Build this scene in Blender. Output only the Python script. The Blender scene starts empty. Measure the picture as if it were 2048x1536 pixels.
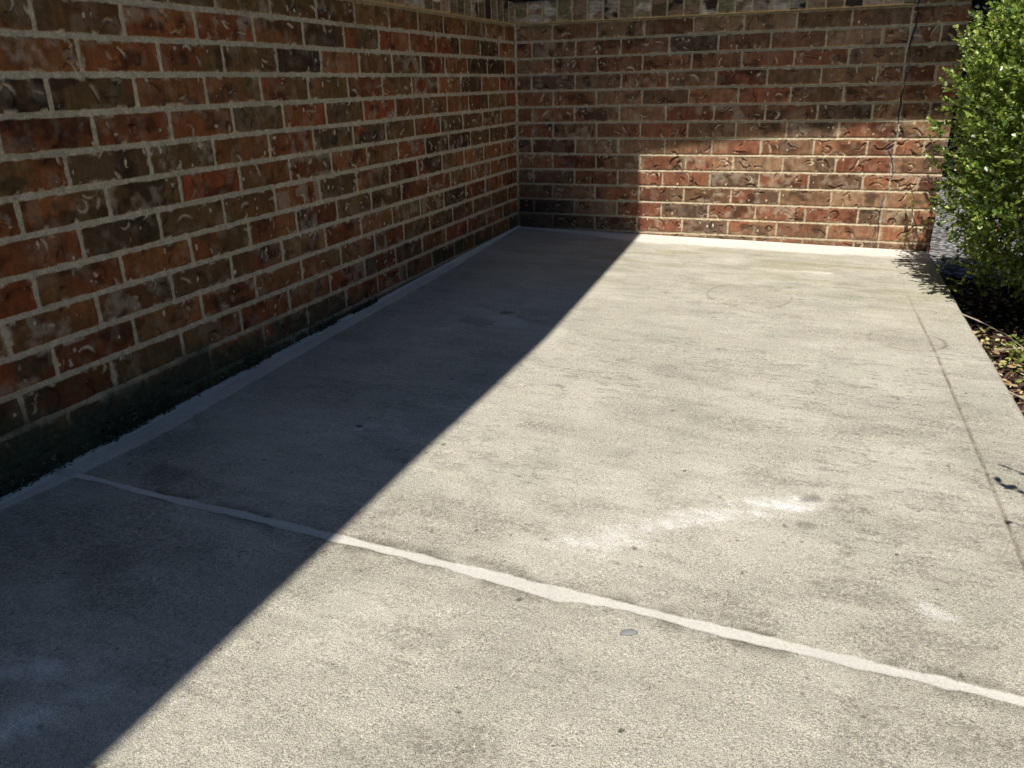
import bpy, math, random
import numpy as np
from mathutils import Vector, Matrix, Euler

S = bpy.context.scene
COL = S.collection
R = math.radians

# ------------------------------------------------------------------ camera
cam_d = bpy.data.cameras.new('camera')
cam = bpy.data.objects.new('camera', cam_d); COL.objects.link(cam)
cam.location = (1.319, -3.522, 0.643)
cam.rotation_euler = Euler((R(68.842), R(1.298), R(20.783)), 'XYZ')
cam_d.sensor_fit = 'HORIZONTAL'; cam_d.sensor_width = 36.0
cam_d.lens = 36.0 * 1552.5 / 2048.0
cam_d.clip_start = 0.02; cam_d.clip_end = 2000
S.camera = cam

# ------------------------------------------------------------------ sky, sun, exposure
SUN_EL, SUN_AZ = R(62), R(2.0)
w = bpy.data.worlds.new('World'); S.world = w; w.use_nodes = True
nt = w.node_tree
sky = nt.nodes.new('ShaderNodeTexSky'); sky.sky_type = 'NISHITA'; sky.sun_disc = False
sky.sun_elevation = SUN_EL; sky.sun_rotation = R(178)
sky.air_density = 1.0; sky.dust_density = 0.0; sky.ozone_density = 6.0
bg = nt.nodes['Background']; bg.inputs['Strength'].default_value = 0.088
nt.links.new(sky.outputs[0], bg.inputs[0])
sd = bpy.data.lights.new('sun', 'SUN'); sd.energy = 5.0; sd.angle = R(0.53); sd.color = (1.0, 0.965, 0.91)
sun = bpy.data.objects.new('sun', sd); COL.objects.link(sun)
travel = Vector((-math.sin(SUN_AZ)*math.cos(SUN_EL), math.cos(SUN_AZ)*math.cos(SUN_EL), -math.sin(SUN_EL)))
sun.rotation_euler = (-travel).to_track_quat('Z', 'Y').to_euler()
sun.location = (2, -6, 8)
vs = S.view_settings; vs.view_transform = 'Standard'; vs.look = 'None'; vs.gamma = 1.0; vs.exposure = 0.0
S.cycles.max_bounces = 8; S.cycles.diffuse_bounces = 5
S.cycles.use_denoising = True

# ------------------------------------------------------------------ helpers
def tag(o, label=None, cat=None, group=None, kind=None):
    if label: o['label'] = label
    if cat: o['category'] = cat
    if group: o['group'] = group
    if kind: o['kind'] = kind
    return o
def empty(name, loc=(0, 0, 0), parent=None):
    o = bpy.data.objects.new(name, None); COL.objects.link(o); o.location = loc
    o.empty_display_size = 0.1
    if parent: o.parent = parent
    return o
def link(name, me, mat=None, parent=None):
    o = bpy.data.objects.new(name, me); COL.objects.link(o)
    if mat: me.materials.append(mat)
    if parent: o.parent = parent
    return o
def lin(r, g, b):
    f = lambda c: (c/255/12.92) if c <= 10 else ((c/255+0.055)/1.055)**2.4
    return np.array([f(r), f(g), f(b)])
def npmesh(name, V, F, col=None, smooth=True):
    """V (n,3), F (m,k) same sized faces; col (n,4) point colour."""
    me = bpy.data.meshes.new(name)
    V = np.ascontiguousarray(V, dtype=np.float32); F = np.ascontiguousarray(F, dtype=np.int32)
    k = F.shape[1]
    me.vertices.add(len(V)); me.vertices.foreach_set('co', V.ravel())
    me.loops.add(F.size); me.loops.foreach_set('vertex_index', F.ravel())
    me.polygons.add(len(F))
    me.polygons.foreach_set('loop_start', np.arange(0, F.size, k, dtype=np.int32))
    me.polygons.foreach_set('loop_total', np.full(len(F), k, dtype=np.int32))
    me.polygons.foreach_set('use_smooth', np.full(len(F), smooth))
    me.update(calc_edges=True)
    if col is not None:
        a = me.color_attributes.new('Col', 'FLOAT_COLOR', 'POINT')
        a.data.foreach_set('color', np.ascontiguousarray(col, dtype=np.float32).ravel())
    me.validate()
    return me
def gridfaces(nu, nz, flip=False):
    i = np.arange(nu-1)[:, None]*nz + np.arange(nz-1)[None, :]
    a, b, c, d = i, i+nz, i+nz+1, i+1
    f = np.stack([a, b, c, d] if not flip else [a, d, c, b], -1).reshape(-1, 4)
    return f
def smooth(e0, e1, x):
    t = np.clip((x-e0)/(e1-e0), 0, 1); return t*t*(3-2*t)
_tabs = {}
def vn(x, y, seed=0):
    """value noise, 0..1"""
    if seed not in _tabs: _tabs[seed] = np.random.RandomState(seed+77).rand(256, 256)
    T = _tabs[seed]
    xi = np.floor(x).astype(int); yi = np.floor(y).astype(int)
    fx = x-xi; fy = y-yi; fx = fx*fx*(3-2*fx); fy = fy*fy*(3-2*fy)
    a = T[xi & 255, yi & 255]; b = T[(xi+1) & 255, yi & 255]
    c = T[xi & 255, (yi+1) & 255]; d = T[(xi+1) & 255, (yi+1) & 255]
    return (a*(1-fx)+b*fx)*(1-fy)+(c*(1-fx)+d*fx)*fy
def fbm(x, y, seed=0, o=4, g=0.5):
    s = 0; a = 1; t = 0
    for i in range(o):
        s = s+a*vn(x*2**i+13.7*i, y*2**i+5.1*i, seed+i); t += a; a *= g
    return s/t
def boxmesh(name, boxes, mat, parent=None, bevel=0.0):
    V = []; F = []
    for (x0, x1, y0, y1, z0, z1) in boxes:
        n = len(V)
        V += [(x0,y0,z0),(x1,y0,z0),(x1,y1,z0),(x0,y1,z0),(x0,y0,z1),(x1,y0,z1),(x1,y1,z1),(x0,y1,z1)]
        F += [(n,n+3,n+2,n+1),(n+4,n+5,n+6,n+7),(n,n+1,n+5,n+4),(n+1,n+2,n+6,n+5),(n+2,n+3,n+7,n+6),(n+3,n,n+4,n+7)]
    me = npmesh(name, np.array(V, float), np.array(F), smooth=False)
    o = link(name, me, mat, parent)
    if bevel:
        m = o.modifiers.new('bevel', 'BEVEL'); m.width = bevel; m.segments = 2
    return o

# ------------------------------------------------------------------ materials
def newmat(name):
    m = bpy.data.materials.new(name); m.use_nodes = True
    n = m.node_tree; b = n.nodes['Principled BSDF']
    return m, n, b
def N(n, t, **kw):
    nd = n.nodes.new(t)
    for k, v in kw.items():
        if k in nd.inputs: nd.inputs[k].default_value = v
        else: setattr(nd, k, v)
    return nd
def noise(n, scale, detail=4, rough=0.6, vec=None, dist=0.0):
    nd = N(n, 'ShaderNodeTexNoise'); nd.inputs['Scale'].default_value = scale
    nd.inputs['Detail'].default_value = detail; nd.inputs['Roughness'].default_value = rough
    nd.inputs['Distortion'].default_value = dist
    if vec is not None: n.links.new(vec, nd.inputs['Vector'])
    return nd
def ramp(n, src, stops):
    r = N(n, 'ShaderNodeValToRGB'); cr = r.color_ramp
    while len(cr.elements) < len(stops): cr.elements.new(0.5)
    for e, (p, c) in zip(cr.elements, stops):
        e.position = p; e.color = (*c, 1) if not np.isscalar(c) else (c, c, c, 1)
    n.links.new(src, r.inputs[0]); return r
def mul(n, a, b, fac=1.0, mode='MULTIPLY'):
    m = N(n, 'ShaderNodeMix', data_type='RGBA', blend_type=mode); m.inputs[0].default_value = fac
    n.links.new(a, m.inputs[6]); n.links.new(b, m.inputs[7]); return m.outputs[2]

def mat_brick():
    m, n, b = newmat('brick_and_mortar')
    at = N(n, 'ShaderNodeAttribute', attribute_name='Col')
    tc = N(n, 'ShaderNodeTexCoord')
    g = noise(n, 420, 3, 0.7, tc.outputs['Object'])
    r1 = ramp(n, g.outputs[0], [(0.3, 0.62), (0.5, 1.0), (0.72, 1.4)])
    g2 = noise(n, 60, 5, 0.7, tc.outputs['Object'])
    r2 = ramp(n, g2.outputs[0], [(0.3, 0.72), (0.7, 1.28)])
    c = mul(n, mul(n, at.outputs['Color'], r1.outputs[0]), r2.outputs[0])
    n.links.new(c, b.inputs['Base Color'])
    b.inputs['Roughness'].default_value = 0.82
    b.inputs['Specular IOR Level'].default_value = 0.35
    bp = N(n, 'ShaderNodeBump'); bp.inputs['Strength'].default_value = 0.6; bp.inputs['Distance'].default_value = 0.0016
    g3 = noise(n, 260, 4, 0.75, tc.outputs['Object'])
    n.links.new(g3.outputs[0], bp.inputs['Height']); n.links.new(bp.outputs[0], b.inputs['Normal'])
    return m
M_BRICK = mat_brick()

def mat_concrete():
    m, n, b = newmat('weathered_concrete')
    at = N(n, 'ShaderNodeAttribute', attribute_name='Col')       # alpha = 1 where the sandy broom finish is
    tc = N(n, 'ShaderNodeTexCoord')
    o = tc.outputs['Object']
    g = noise(n, 640, 2, 0.6, o)
    r1 = ramp(n, g.outputs[0], [(0.31, (0.24, 0.21, 0.18)), (0.40, (0.80, 0.78, 0.75)), (0.51, (1.03, 1.03, 1.03)), (0.66, (1.55, 1.52, 1.45))])
    g2 = noise(n, 190, 3, 0.7, o)
    r2 = ramp(n, g2.outputs[0], [(0.30, (0.62, 0.59, 0.55)), (0.46, (1.0, 1.0, 1.0)), (0.70, (1.15, 1.14, 1.09))])
    sp = mul(n, r1.outputs[0], r2.outputs[0])
    one = N(n, 'ShaderNodeRGB'); one.outputs[0].default_value = (1, 1, 1, 1)
    mx = N(n, 'ShaderNodeMix', data_type='RGBA'); n.links.new(at.outputs['Alpha'], mx.inputs[0])
    n.links.new(one.outputs[0], mx.inputs[6]); n.links.new(sp, mx.inputs[7])
    # colour flecks of the aggregate
    v = N(n, 'ShaderNodeTexVoronoi'); v.inputs['Scale'].default_value = 330; n.links.new(o, v.inputs['Vector'])
    hs = N(n, 'ShaderNodeHueSaturation'); hs.inputs['Saturation'].default_value = 0.22; hs.inputs['Value'].default_value = 1.35
    n.links.new(v.outputs['Color'], hs.inputs['Color'])
    c = mul(n, at.outputs['Color'], mx.outputs[2])
    c = mul(n, c, hs.outputs[0], 0.16)
    big = noise(n, 7, 6, 0.65, o); rb = ramp(n, big.outputs[0], [(0.35, (0.96, 0.96, 0.965)), (0.65, (1.03, 1.03, 1.03))])
    c = mul(n, c, rb.outputs[0])
    n.links.new(c, b.inputs['Base Color'])
    b.inputs['Roughness'].default_value = 0.88; b.inputs['Specular IOR Level'].default_value = 0.25
    bp = N(n, 'ShaderNodeBump'); bp.inputs['Distance'].default_value = 0.006
    st = N(n, 'ShaderNodeMath', operation='MULTIPLY_ADD'); st.inputs[1].default_value = 0.78; st.inputs[2].default_value = 0.14
    n.links.new(at.outputs['Alpha'], st.inputs[0]); n.links.new(st.outputs[0], bp.inputs['Strength'])
    gb = noise(n, 430, 3, 0.65, o)
    n.links.new(gb.outputs[0], bp.inputs['Height']); n.links.new(bp.outputs[0], b.inputs['Normal'])
    return m
M_CONC = mat_concrete()

def mat_simple(name, col, rough=0.8, var=0.25, scale=30, bump=0.0, spec=0.4, dist=0.004):
    m, n, b = newmat(name)
    tc = N(n, 'ShaderNodeTexCoord'); g = noise(n, scale, 5, 0.65, tc.outputs['Object'])
    lo = tuple(c*(1-var) for c in col); hi = tuple(min(1, c*(1+var)) for c in col)
    r = ramp(n, g.outputs[0], [(0.3, lo), (0.7, hi)])
    n.links.new(r.outputs[0], b.inputs['Base Color'])
    b.inputs['Roughness'].default_value = rough; b.inputs['Specular IOR Level'].default_value = spec
    if bump:
        bp = N(n, 'ShaderNodeBump'); bp.inputs['Strength'].default_value = bump; bp.inputs['Distance'].default_value = dist
        n.links.new(g.outputs[0], bp.inputs['Height']); n.links.new(bp.outputs[0], b.inputs['Normal'])
    return m
M_SOFFIT = mat_simple('painted_soffit', (0.16, 0.11, 0.07), 0.7, 0.2, 8)
M_FASCIA = mat_simple('painted_fascia', (0.12, 0.085, 0.06), 0.6, 0.08, 8)
M_SHINGLE = mat_simple('roof_shingle', (0.10, 0.09, 0.085), 0.95, 0.4, 60, 0.5)
M_CORE = mat_simple('wall_core', (0.12, 0.09, 0.07), 0.95, 0.2, 20)
M_FRAME = mat_simple('bronze_window_frame', (0.025, 0.02, 0.016), 0.45, 0.2, 20)
M_MULCHBED = mat_simple('mulch_soil', (0.028, 0.018, 0.013), 0.95, 0.5, 70, 0.8)
M_GROUND = mat_simple('dry_lawn', (0.07, 0.075, 0.035), 0.95, 0.4, 12, 0.6)
M_BARK = mat_simple('bush_bark', (0.10, 0.075, 0.05), 0.9, 0.4, 90, 0.5)
M_TWIG = mat_simple('dry_twig', (0.42, 0.33, 0.24), 0.8, 0.25, 90)
M_PEBBLE = mat_simple('grey_pebble', (0.25, 0.25, 0.24), 0.7, 0.15, 120)

m, n, b = newmat('window_glass'); M_GLASS = m
tc = N(n, 'ShaderNodeTexCoord'); g = noise(n, 3, 2, 0.5, tc.outputs['Object'])
r = ramp(n, g.outputs[0], [(0.3, (0.004, 0.004, 0.005)), (0.7, (0.008, 0.008, 0.010))])
n.links.new(r.outputs[0], b.inputs['Base Color']); b.inputs['Roughness'].default_value = 0.06

m, n, b = newmat('grey_gravel'); M_GRAVEL = m
tc = N(n, 'ShaderNodeTexCoord')
v = N(n, 'ShaderNodeTexVoronoi'); v.inputs['Scale'].default_value = 48; n.links.new(tc.outputs['Object'], v.inputs['Vector'])
rc = ramp(n, v.outputs['Distance'], [(0.0, (0.50, 0.48, 0.45)), (0.45, (0.34, 0.325, 0.31)), (0.75, (0.05, 0.045, 0.04))])
bw = N(n, 'ShaderNodeRGBToBW'); n.links.new(v.outputs['Color'], bw.inputs[0]); rv = ramp(n, bw.outputs[0], [(0.2, 0.35), (0.8, 1.25)])
g = noise(n, 120, 3, 0.6, tc.outputs['Object']); rg = ramp(n, g.outputs[0], [(0.35, 0.5), (0.65, 1.3)])
n.links.new(mul(n, mul(n, rc.outputs[0], rv.outputs[0]), rg.outputs[0]), b.inputs['Base Color']); b.inputs['Roughness'].default_value = 0.9
bp = N(n, 'ShaderNodeBump'); bp.inputs['Strength'].default_value = 0.4; bp.inputs['Distance'].default_value = 0.004; bp.invert = True
n.links.new(v.outputs['Distance'], bp.inputs['Height']); n.links.new(bp.outputs[0], b.inputs['Normal'])

def mat_leaf(name, transl, rough, spec=0.5):
    m, n, b = newmat(name)
    at = N(n, 'ShaderNodeAttribute', attribute_name='Col')
    tc = N(n, 'ShaderNodeTexCoord'); g = noise(n, 180, 2, 0.5, tc.outputs['Object'])
    r = ramp(n, g.outputs[0], [(0.3, 0.7), (0.7, 1.25)])
    c = mul(n, at.outputs['Color'], r.outputs[0])
    n.links.new(c, b.inputs['Base Color'])
    b.inputs['Roughness'].default_value = rough; b.inputs['Specular IOR Level'].default_value = spec
    tr = N(n, 'ShaderNodeBsdfTranslucent')
    hs = N(n, 'ShaderNodeHueSaturation'); hs.inputs['Value'].default_value = 1.5; hs.inputs['Hue'].default_value = 0.485
    n.links.new(c, hs.inputs['Color']); n.links.new(hs.outputs[0], tr.inputs['Color'])
    mx = N(n, 'ShaderNodeMixShader'); mx.inputs[0].default_value = transl
    n.links.new(b.outputs[0], mx.inputs[1]); n.links.new(tr.outputs[0], mx.inputs[2])
    n.links.new(mx.outputs[0], n.nodes['Material Output'].inputs['Surface'])
    return m
M_LEAF = mat_leaf('green_leaf', 0.22, 0.36, 0.9)
M_DRYLEAF = mat_leaf('dry_leaf_and_bark', 0.08, 0.7)

# ------------------------------------------------------------------ brickwork
H = 0.0677
def courses_left(c):
    if c % 2 == 0: a, p = -0.128, 0.2003
    else: a, p = 0.010, 0.2018
    js = [a-p*k for k in range(0, 52)]
    r = random.Random(900+c)
    return sorted(j+r.uniform(-.003, .003) for j in js if j < -0.02)
def courses_right(c):
    if c % 2 == 0: a, p = 0.1765, 0.2008
    else: a, p = 0.079, 0.2019
    js = [a+p*k for k in range(0, 40)]
    r = random.Random(700+c)
    js = [j+r.uniform(-.003, .003) for j in js if j < 1.52 or j > 1.66]
    return sorted(js + [1.588+r.uniform(-.008, .008)])
PAL_L = [(142, 82, 40), (130, 72, 35), (120, 88, 48), (110, 80, 44), (136, 84, 42), (96, 70, 42), (144, 92, 52), (116, 76, 40), (146, 74, 34), (114, 82, 46)]
PAL_R = [(152, 102, 70), (140, 90, 62), (142, 106, 76), (128, 94, 66), (158, 116, 84), (132, 90, 64), (116, 88, 68), (150, 116, 86), (140, 86, 60)]
MORT = lin(198, 180, 148)

def brickfield(U, Z, joints, pal, seed, moss=0.0, right=False):
    """relief h and colour for a brick wall; U along the wall, Z up (1-D arrays)"""
    rng = np.random.RandomState(seed)
    uu, zz = np.meshgrid(U, Z, indexing='ij')
    wob = (fbm(uu*55, zz*55, seed, 3)-.5)*0.0045
    wob2 = (fbm(uu*55+40, zz*55+9, seed+5, 3)-.5)*0.0045
    bow = (vn(uu*2.2, zz*9, seed+9)-.5)*0.003
    t = (13*H - (zz+bow))/H
    c = np.floor(t).astype(int)
    dz = (0.5-np.abs(t-c-0.5))*H           # distance to the bed joint centre
    topd = (t-c)*H                           # distance below the bed joint above
    du = np.full(uu.shape, 9.0); bid = np.zeros(uu.shape, int); upos = np.zeros(uu.shape); blen = np.full(uu.shape, .2)
    bricks = []
    umin, umax = U[0]-.25, U[-1]+.25
    for ci in range(c.min(), c.max()+1):
        js = np.array(joints(ci)); msk = c == ci
        u = uu[msk]
        if not len(u): continue
        k = np.searchsorted(js, u)
        lo = np.where(k > 0, js[np.clip(k-1, 0, len(js)-1)], -99); hi = np.where(k < len(js), js[np.clip(k, 0, len(js)-1)], 99)
        du[msk] = np.minimum(u-lo, hi-u); base = len(bricks)
        bid[msk] = base+k
        L = np.where((lo > -50) & (hi < 50), hi-lo, .2); blen[msk] = L
        upos[msk] = np.where(lo > -50, u-lo, L-(hi-u))
        ext = [js[0]-.2, *js, js[-1]+.2]
        for q in range(len(js)+1): bricks.append((ci, ext[q], ext[q+1]))
    nb = len(bricks)
    hz = 0.0046 if right else 0.0055; hu = 0.0034 if right else 0.0045
    ex = np.maximum(hz+wob-dz+.004, 0); ey = np.maximum(hu+wob2-du+.004, 0)
    sdist = .004-np.sqrt(ex*ex+ey*ey)
    sdist = np.where((ex <= 0) & (ey <= 0), np.minimum(dz-hz, du-hu), sdist)
    bm = smooth(-.0006, .0012, sdist)                     # 1 on brick
    # brick colours
    palL = np.array([lin(*p) for p in pal])
    i1 = rng.randint(0, len(pal), nb); i2 = rng.randint(0, len(pal), nb)
    val = rng.uniform(.80, 1.15, nb); dark = rng.rand(nb) < .10; val[dark] *= .55
    blendpos = rng.uniform(.15, .85, nb)
    f = smooth(-.22, .22, (upos/blen-blendpos[bid]) + (fbm(uu*22, zz*40, seed+20, 3)-.5)*.9)
    two = rng.rand(nb) < (.35 if right else .6)
    f = np.where(two[bid], f, 0)
    colr = palL[i1][bid]*(1-f[..., None])+palL[i2][bid]*f[..., None]
    colr = colr*val[bid][..., None]
    # vertical drag streaks and mottling
    st = fbm(uu*160, zz*14, seed+30, 3); colr = colr*(0.70+0.6*st)[..., None]
    mo = fbm(uu*30, zz*30, seed+34, 4); colr = colr*(0.62+0.76*mo)[..., None]
    # soot / flashed dark patches and pale lime wash
    dk = smooth(.60, .74, fbm(uu*15, zz*24, seed+40, 3)); colr = colr*(1-.55*dk)[..., None]
    washb = (rng.rand(nb) < .22)[bid]
    ws = smooth(.48, .74, fbm(uu*34, zz*34, seed+44, 4))*np.where(washb, .50, .20)
    lime = lin(188, 168, 142)
    colr = colr*(1-ws[..., None])+lime*ws[..., None]
    # relief
    rel = np.zeros(uu.shape)
    rel += (fbm(uu*70, zz*40, seed+50, 3)-.5)*0.0022
    limeM = np.zeros(uu.shape); darkM = np.zeros(uu.shape)  # darkM: shadow and dust in the grooves, put into the colour
    for (ci, a, b2) in bricks:
        if b2 < U[0] or a > U[-1]: continue
        z1 = (13-ci)*H; z0 = z1-H
        rr = random.Random(int(seed*1000+ci*131+round(a*997)))
        for s in range(rr.choice([3, 3, 4, 4, 5, 6, 7])):
            cx = rr.uniform(a+.01, b2-.01); cz = rr.uniform(z0+.008, z1-.008)
            ln = rr.choice([rr.uniform(.008, .03), rr.uniform(.03, .075), rr.uniform(.03, .06)]); ang = rr.uniform(-1.2, 1.2) if rr.random() < .75 else rr.uniform(1.2, 1.9)
            kap = rr.choice([-1, 1])*rr.choice([rr.uniform(5, 40), rr.uniform(40, 95)]); nst = 9
            pts = []; x, z_, th = cx, cz, ang
            kk = kap
            for q in range(nst):
                pts.append((x, z_)); stp = ln/nst; x += math.cos(th)*stp; z_ += math.sin(th)*stp; th += kk*stp
                if q == nst//2 and rr.random() < .45: kk = -kk*rr.uniform(.5, 1.4)
            P = np.array(pts)
            ia, ib = np.searchsorted(U, [P[:, 0].min()-.007, P[:, 0].max()+.007])
            ja, jb = np.searchsorted(Z, [max(P[:, 1].min()-.007, z0+.003), min(P[:, 1].max()+.007, z1-.003)])
            if ib-ia < 2 or jb-ja < 2: continue
            su = uu[ia:ib, ja:jb]; sz = zz[ia:ib, ja:jb]
            dmin = np.full(su.shape, 9.); sp = np.zeros(su.shape)
            for q in range(nst-1):
                A = P[q]; D = P[q+1]-A; l2 = D@D
                tt = np.clip(((su-A[0])*D[0]+(sz-A[1])*D[1])/l2, 0, 1)
                dd = np.hypot(su-A[0]-tt*D[0], sz-A[1]-tt*D[1])
                m_ = dd < dmin; dmin = np.where(m_, dd, dmin); sp = np.where(m_, (q+tt)/nst, sp)
            wd = rr.uniform(.0020, .0046 if right else .0040)*(1.15-0.9*np.abs(sp-rr.uniform(.2, .8)))
            wd = wd*(0.6+.8*vn(su*300, sz*300, seed+3))
            g = np.exp(-(dmin/wd)**2)
            typ = rr.random(); dep = rr.uniform(.0022, .0060)
            raised = np.exp(-((dmin-2.1*wd)/(.8*wd))**2)
            rel[ia:ib, ja:jb] += -dep*g + .60*dep*raised*(sz > np.interp(su, np.sort(P[:, 0]), P[np.argsort(P[:, 0]), 1]))
            if typ < .70:
                s0 = rr.uniform(-.3, .9); part = smooth(.5, .15, np.abs(sp-s0))
                limeM[ia:ib, ja:jb] = np.maximum(limeM[ia:ib, ja:jb], smooth(.25, .65, g)*part*rr.uniform(.5, 1.0))
                darkM[ia:ib, ja:jb] = np.maximum(darkM[ia:ib, ja:jb], smooth(.3, .8, g)*(1-part)*.6)
            else:
                darkM[ia:ib, ja:jb] = np.maximum(darkM[ia:ib, ja:jb], smooth(.3, .8, g)*rr.uniform(.3, .75))
        for s in range(rr.choice([0, 1, 1, 2, 2, 4])):       # lime spatter
            cx = rr.uniform(a+.006, b2-.006); cz = rr.uniform(z0+.005, z1-.005); ra = rr.uniform(.0013, .0042); rb = ra*rr.uniform(.8, 2.3)
            ia, ib = np.searchsorted(U, [cx-.012, cx+.012]); ja, jb = np.searchsorted(Z, [cz-.012, cz+.012])
            if ib-ia < 2 or jb-ja < 2: continue
            su = uu[ia:ib, ja:jb]; sz = zz[ia:ib, ja:jb]
            d = np.hypot((su-cx)/ra, (sz-cz)/rb)+(vn(su*400, sz*400, seed+2)-.5)*.9
            g = smooth(1.15, .65, d); limeM[ia:ib, ja:jb] = np.maximum(limeM[ia:ib, ja:jb], g); rel[ia:ib, ja:jb] += .0012*g
    colr = colr*(1-.72*darkM[..., None]); colr = colr*(1-limeM[..., None])+lin(216, 196, 166)*limeM[..., None]
    # mortar: weathered joint, sloping out to its lower edge
    prof = np.clip((topd+hz)/(2*hz), 0, 1) if False else np.where(t-c < .5, .5+topd/(2*hz), .5-(H-topd)/(2*hz))
    prof = np.clip(prof, 0, 1)                             # 0 at the top edge of a bed joint, 1 at its bottom edge
    isbed = dz < hz*1.3
    mrel = np.where(isbed, (-.0046+.0050*prof**1.3) if right else (-.0032+.0028*prof), -.0022) + (fbm(uu*90, zz*90, seed+60, 3)-.5)*.0016
    mcol = MORT*(.80+.40*fbm(uu*9, zz*9, seed+61, 4))[..., None]*(.86+.28*vn(uu*320, zz*320, seed+64))[..., None]
    edge = smooth(.006, .0, sdist)
    brel = rel-.0016*edge*edge
    # smears of mortar over brick edges
    sm = smooth(.66, .76, fbm(uu*42, zz*42, seed+70, 3))*smooth(.009, .001, sdist)
    bm2 = bm*(1-.85*sm)
    cor = smooth(.010, .007, np.abs(uu)+(fbm(uu*40, zz*40, seed+71, 3)-.5)*.008)
    bm2 = bm2*(1-cor); brel = brel*(1-cor)+.0015*cor
    h = brel*bm+mrel*(1-bm)
    col = colr*bm2[..., None]+mcol*(1-bm2)[..., None]
    # damp dirt rising from the slab; far wall also darker towards its corner
    floor = -0.0175*uu if right else 0.0148*uu
    hgt = zz-floor
    if not right:
        near = smooth(-1.4, -2.4, uu)
        lim_ = .028+.070*near+.05*(fbm(uu*5, zz*3, seed+80, 3)-.5)*2
        d = smooth(lim_+.05, lim_-.03, hgt+(fbm(uu*24, zz*24, seed+83, 4)-.5)*.09)
        mossc = lin(50, 58, 42)*(.5+.9*fbm(uu*120, zz*120, seed+81, 3))[..., None]
        k = (d*(.45+.52*near))[..., None]; col = col*(1-k)+mossc*k*1.5
        h = h + d*near*(fbm(uu*140, zz*140, seed+88, 3)-.35)*.006
        ty = smooth(.80, .885, zz+(fbm(uu*12, zz*12, seed+84)-.5)*.12)*.45     # yellow algae below the sill
        col = col*(1-ty[..., None])+lin(112, 94, 44)*(.5+.8*mo)[..., None]*ty[..., None]
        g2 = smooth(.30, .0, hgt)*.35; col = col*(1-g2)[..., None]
    else:
        d = smooth(.06, .0, hgt+(fbm(uu*20, zz*20, seed+83, 3)-.5)*.05)*.35
        col = col*(1-d[..., None])+lin(120, 104, 84)*d[..., None]
        cd = smooth(.62, .05, uu)*smooth(.42, .02, hgt)*.80; col = col*(1-cd)[..., None]  # darker towards the inner corner and the wall foot
        ty = smooth(.84, .89, zz+(fbm(uu*12, zz*12, seed+84)-.5)*.06)*.4
        col = col*(1-ty[..., None])+lin(104, 84, 44)*ty[..., None]
        # control joint, broken and stained
        zs = [-.05, .011, .072, .149, .19, .225, .277, .329, .356, .401, .409, .483, .609, .674, .746, .811, .897, 1.2, 2.5]
        xs = [1.561, 1.579, 1.575, 1.574, 1.588, 1.597, 1.598, 1.589, 1.573, 1.572, 1.592, 1.591, 1.592, 1.600, 1.594, 1.602, 1.601, 1.6, 1.6]
        cx = np.interp(zz, zs, xs)+(vn(zz*60, uu*0, seed+90)-.5)*.006
        dd = np.abs(uu-cx)
        wdt = np.where(zz > .41, .0024, .0010)*np.clip(2.4*vn(zz*13, uu*0+3, seed+91)-.45, 0, 1.2)
        ck = smooth(wdt+.0012, wdt*.6, dd)
        halo = smooth(.022, .004, dd)*smooth(.45, .6, vn(zz*18, uu*0+9, seed+92))*.35
        col = col*(1-halo[..., None])+lin(150, 142, 138)*.8*halo[..., None]
        col = col*(1-ck[..., None])+lin(52, 48, 50)*ck[..., None]; h = h-.006*ck
    rgba = np.concatenate([np.clip(col, .004, .8), (1-bm)[..., None]], -1)
    return uu, zz, h, rgba

house = empty('brick_house')
tag(house, 'red brick house corner with pale mortar joints enclosing the concrete patio', 'house')

def coords(segs):
    out = [np.array([segs[0][0]])]
    for a, b2, s in segs:
        k = max(1, int(round(abs(b2-a)/s))); out.append(np.linspace(a, b2, k+1)[1:])
    return np.concatenate(out)

# left wall, front face in the plane x = 0
parts_l = [((-5.5, -2.86, .010), (-2.86, -1.3, .002), (-1.3, 0.0, .0028))]
U = coords(list(parts_l[0])); Z = coords([(-.16, -.06, .008), (-.06, .884, .002)])
uu, zz, h, rgba = brickfield(U, Z, courses_left, PAL_L, 11)
V = np.stack([h, uu, zz], -1).reshape(-1, 3)
Vs, Fs, Cs = [V], [gridfaces(len(U), len(Z))], [rgba.reshape(-1, 4)]
def addfield(Vs, Fs, Cs, V, F, C):
    n0 = sum(len(v) for v in Vs); Vs.append(V); Fs.append(F+n0); Cs.append(C)
def upper_left(u0, u1, z0, z1, st=.008):
    U = coords([(u0, u1, st)]); Z = coords([(z0, z1, st)])
    uu, zz, h, rgba = brickfield(U, Z, courses_left, PAL_L, 12)
    addfield(Vs, Fs, Cs, np.stack([h, uu, zz], -1).reshape(-1, 3), gridfaces(len(U), len(Z)), rgba.reshape(-1, 4))
upper_left(-5.5, -2.05, .884, 2.44); upper_left(-2.05, 0, 2.05, 2.44); upper_left(-.12, 0, .99, 2.05)
def joinmesh(name, Vs, Fs, Cs): return npmesh(name, np.concatenate(Vs), np.concatenate(Fs), np.concatenate(Cs))
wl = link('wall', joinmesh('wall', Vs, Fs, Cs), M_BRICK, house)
wl['label'] = 'long shaded brick wall on the left with mossy foot'

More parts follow.
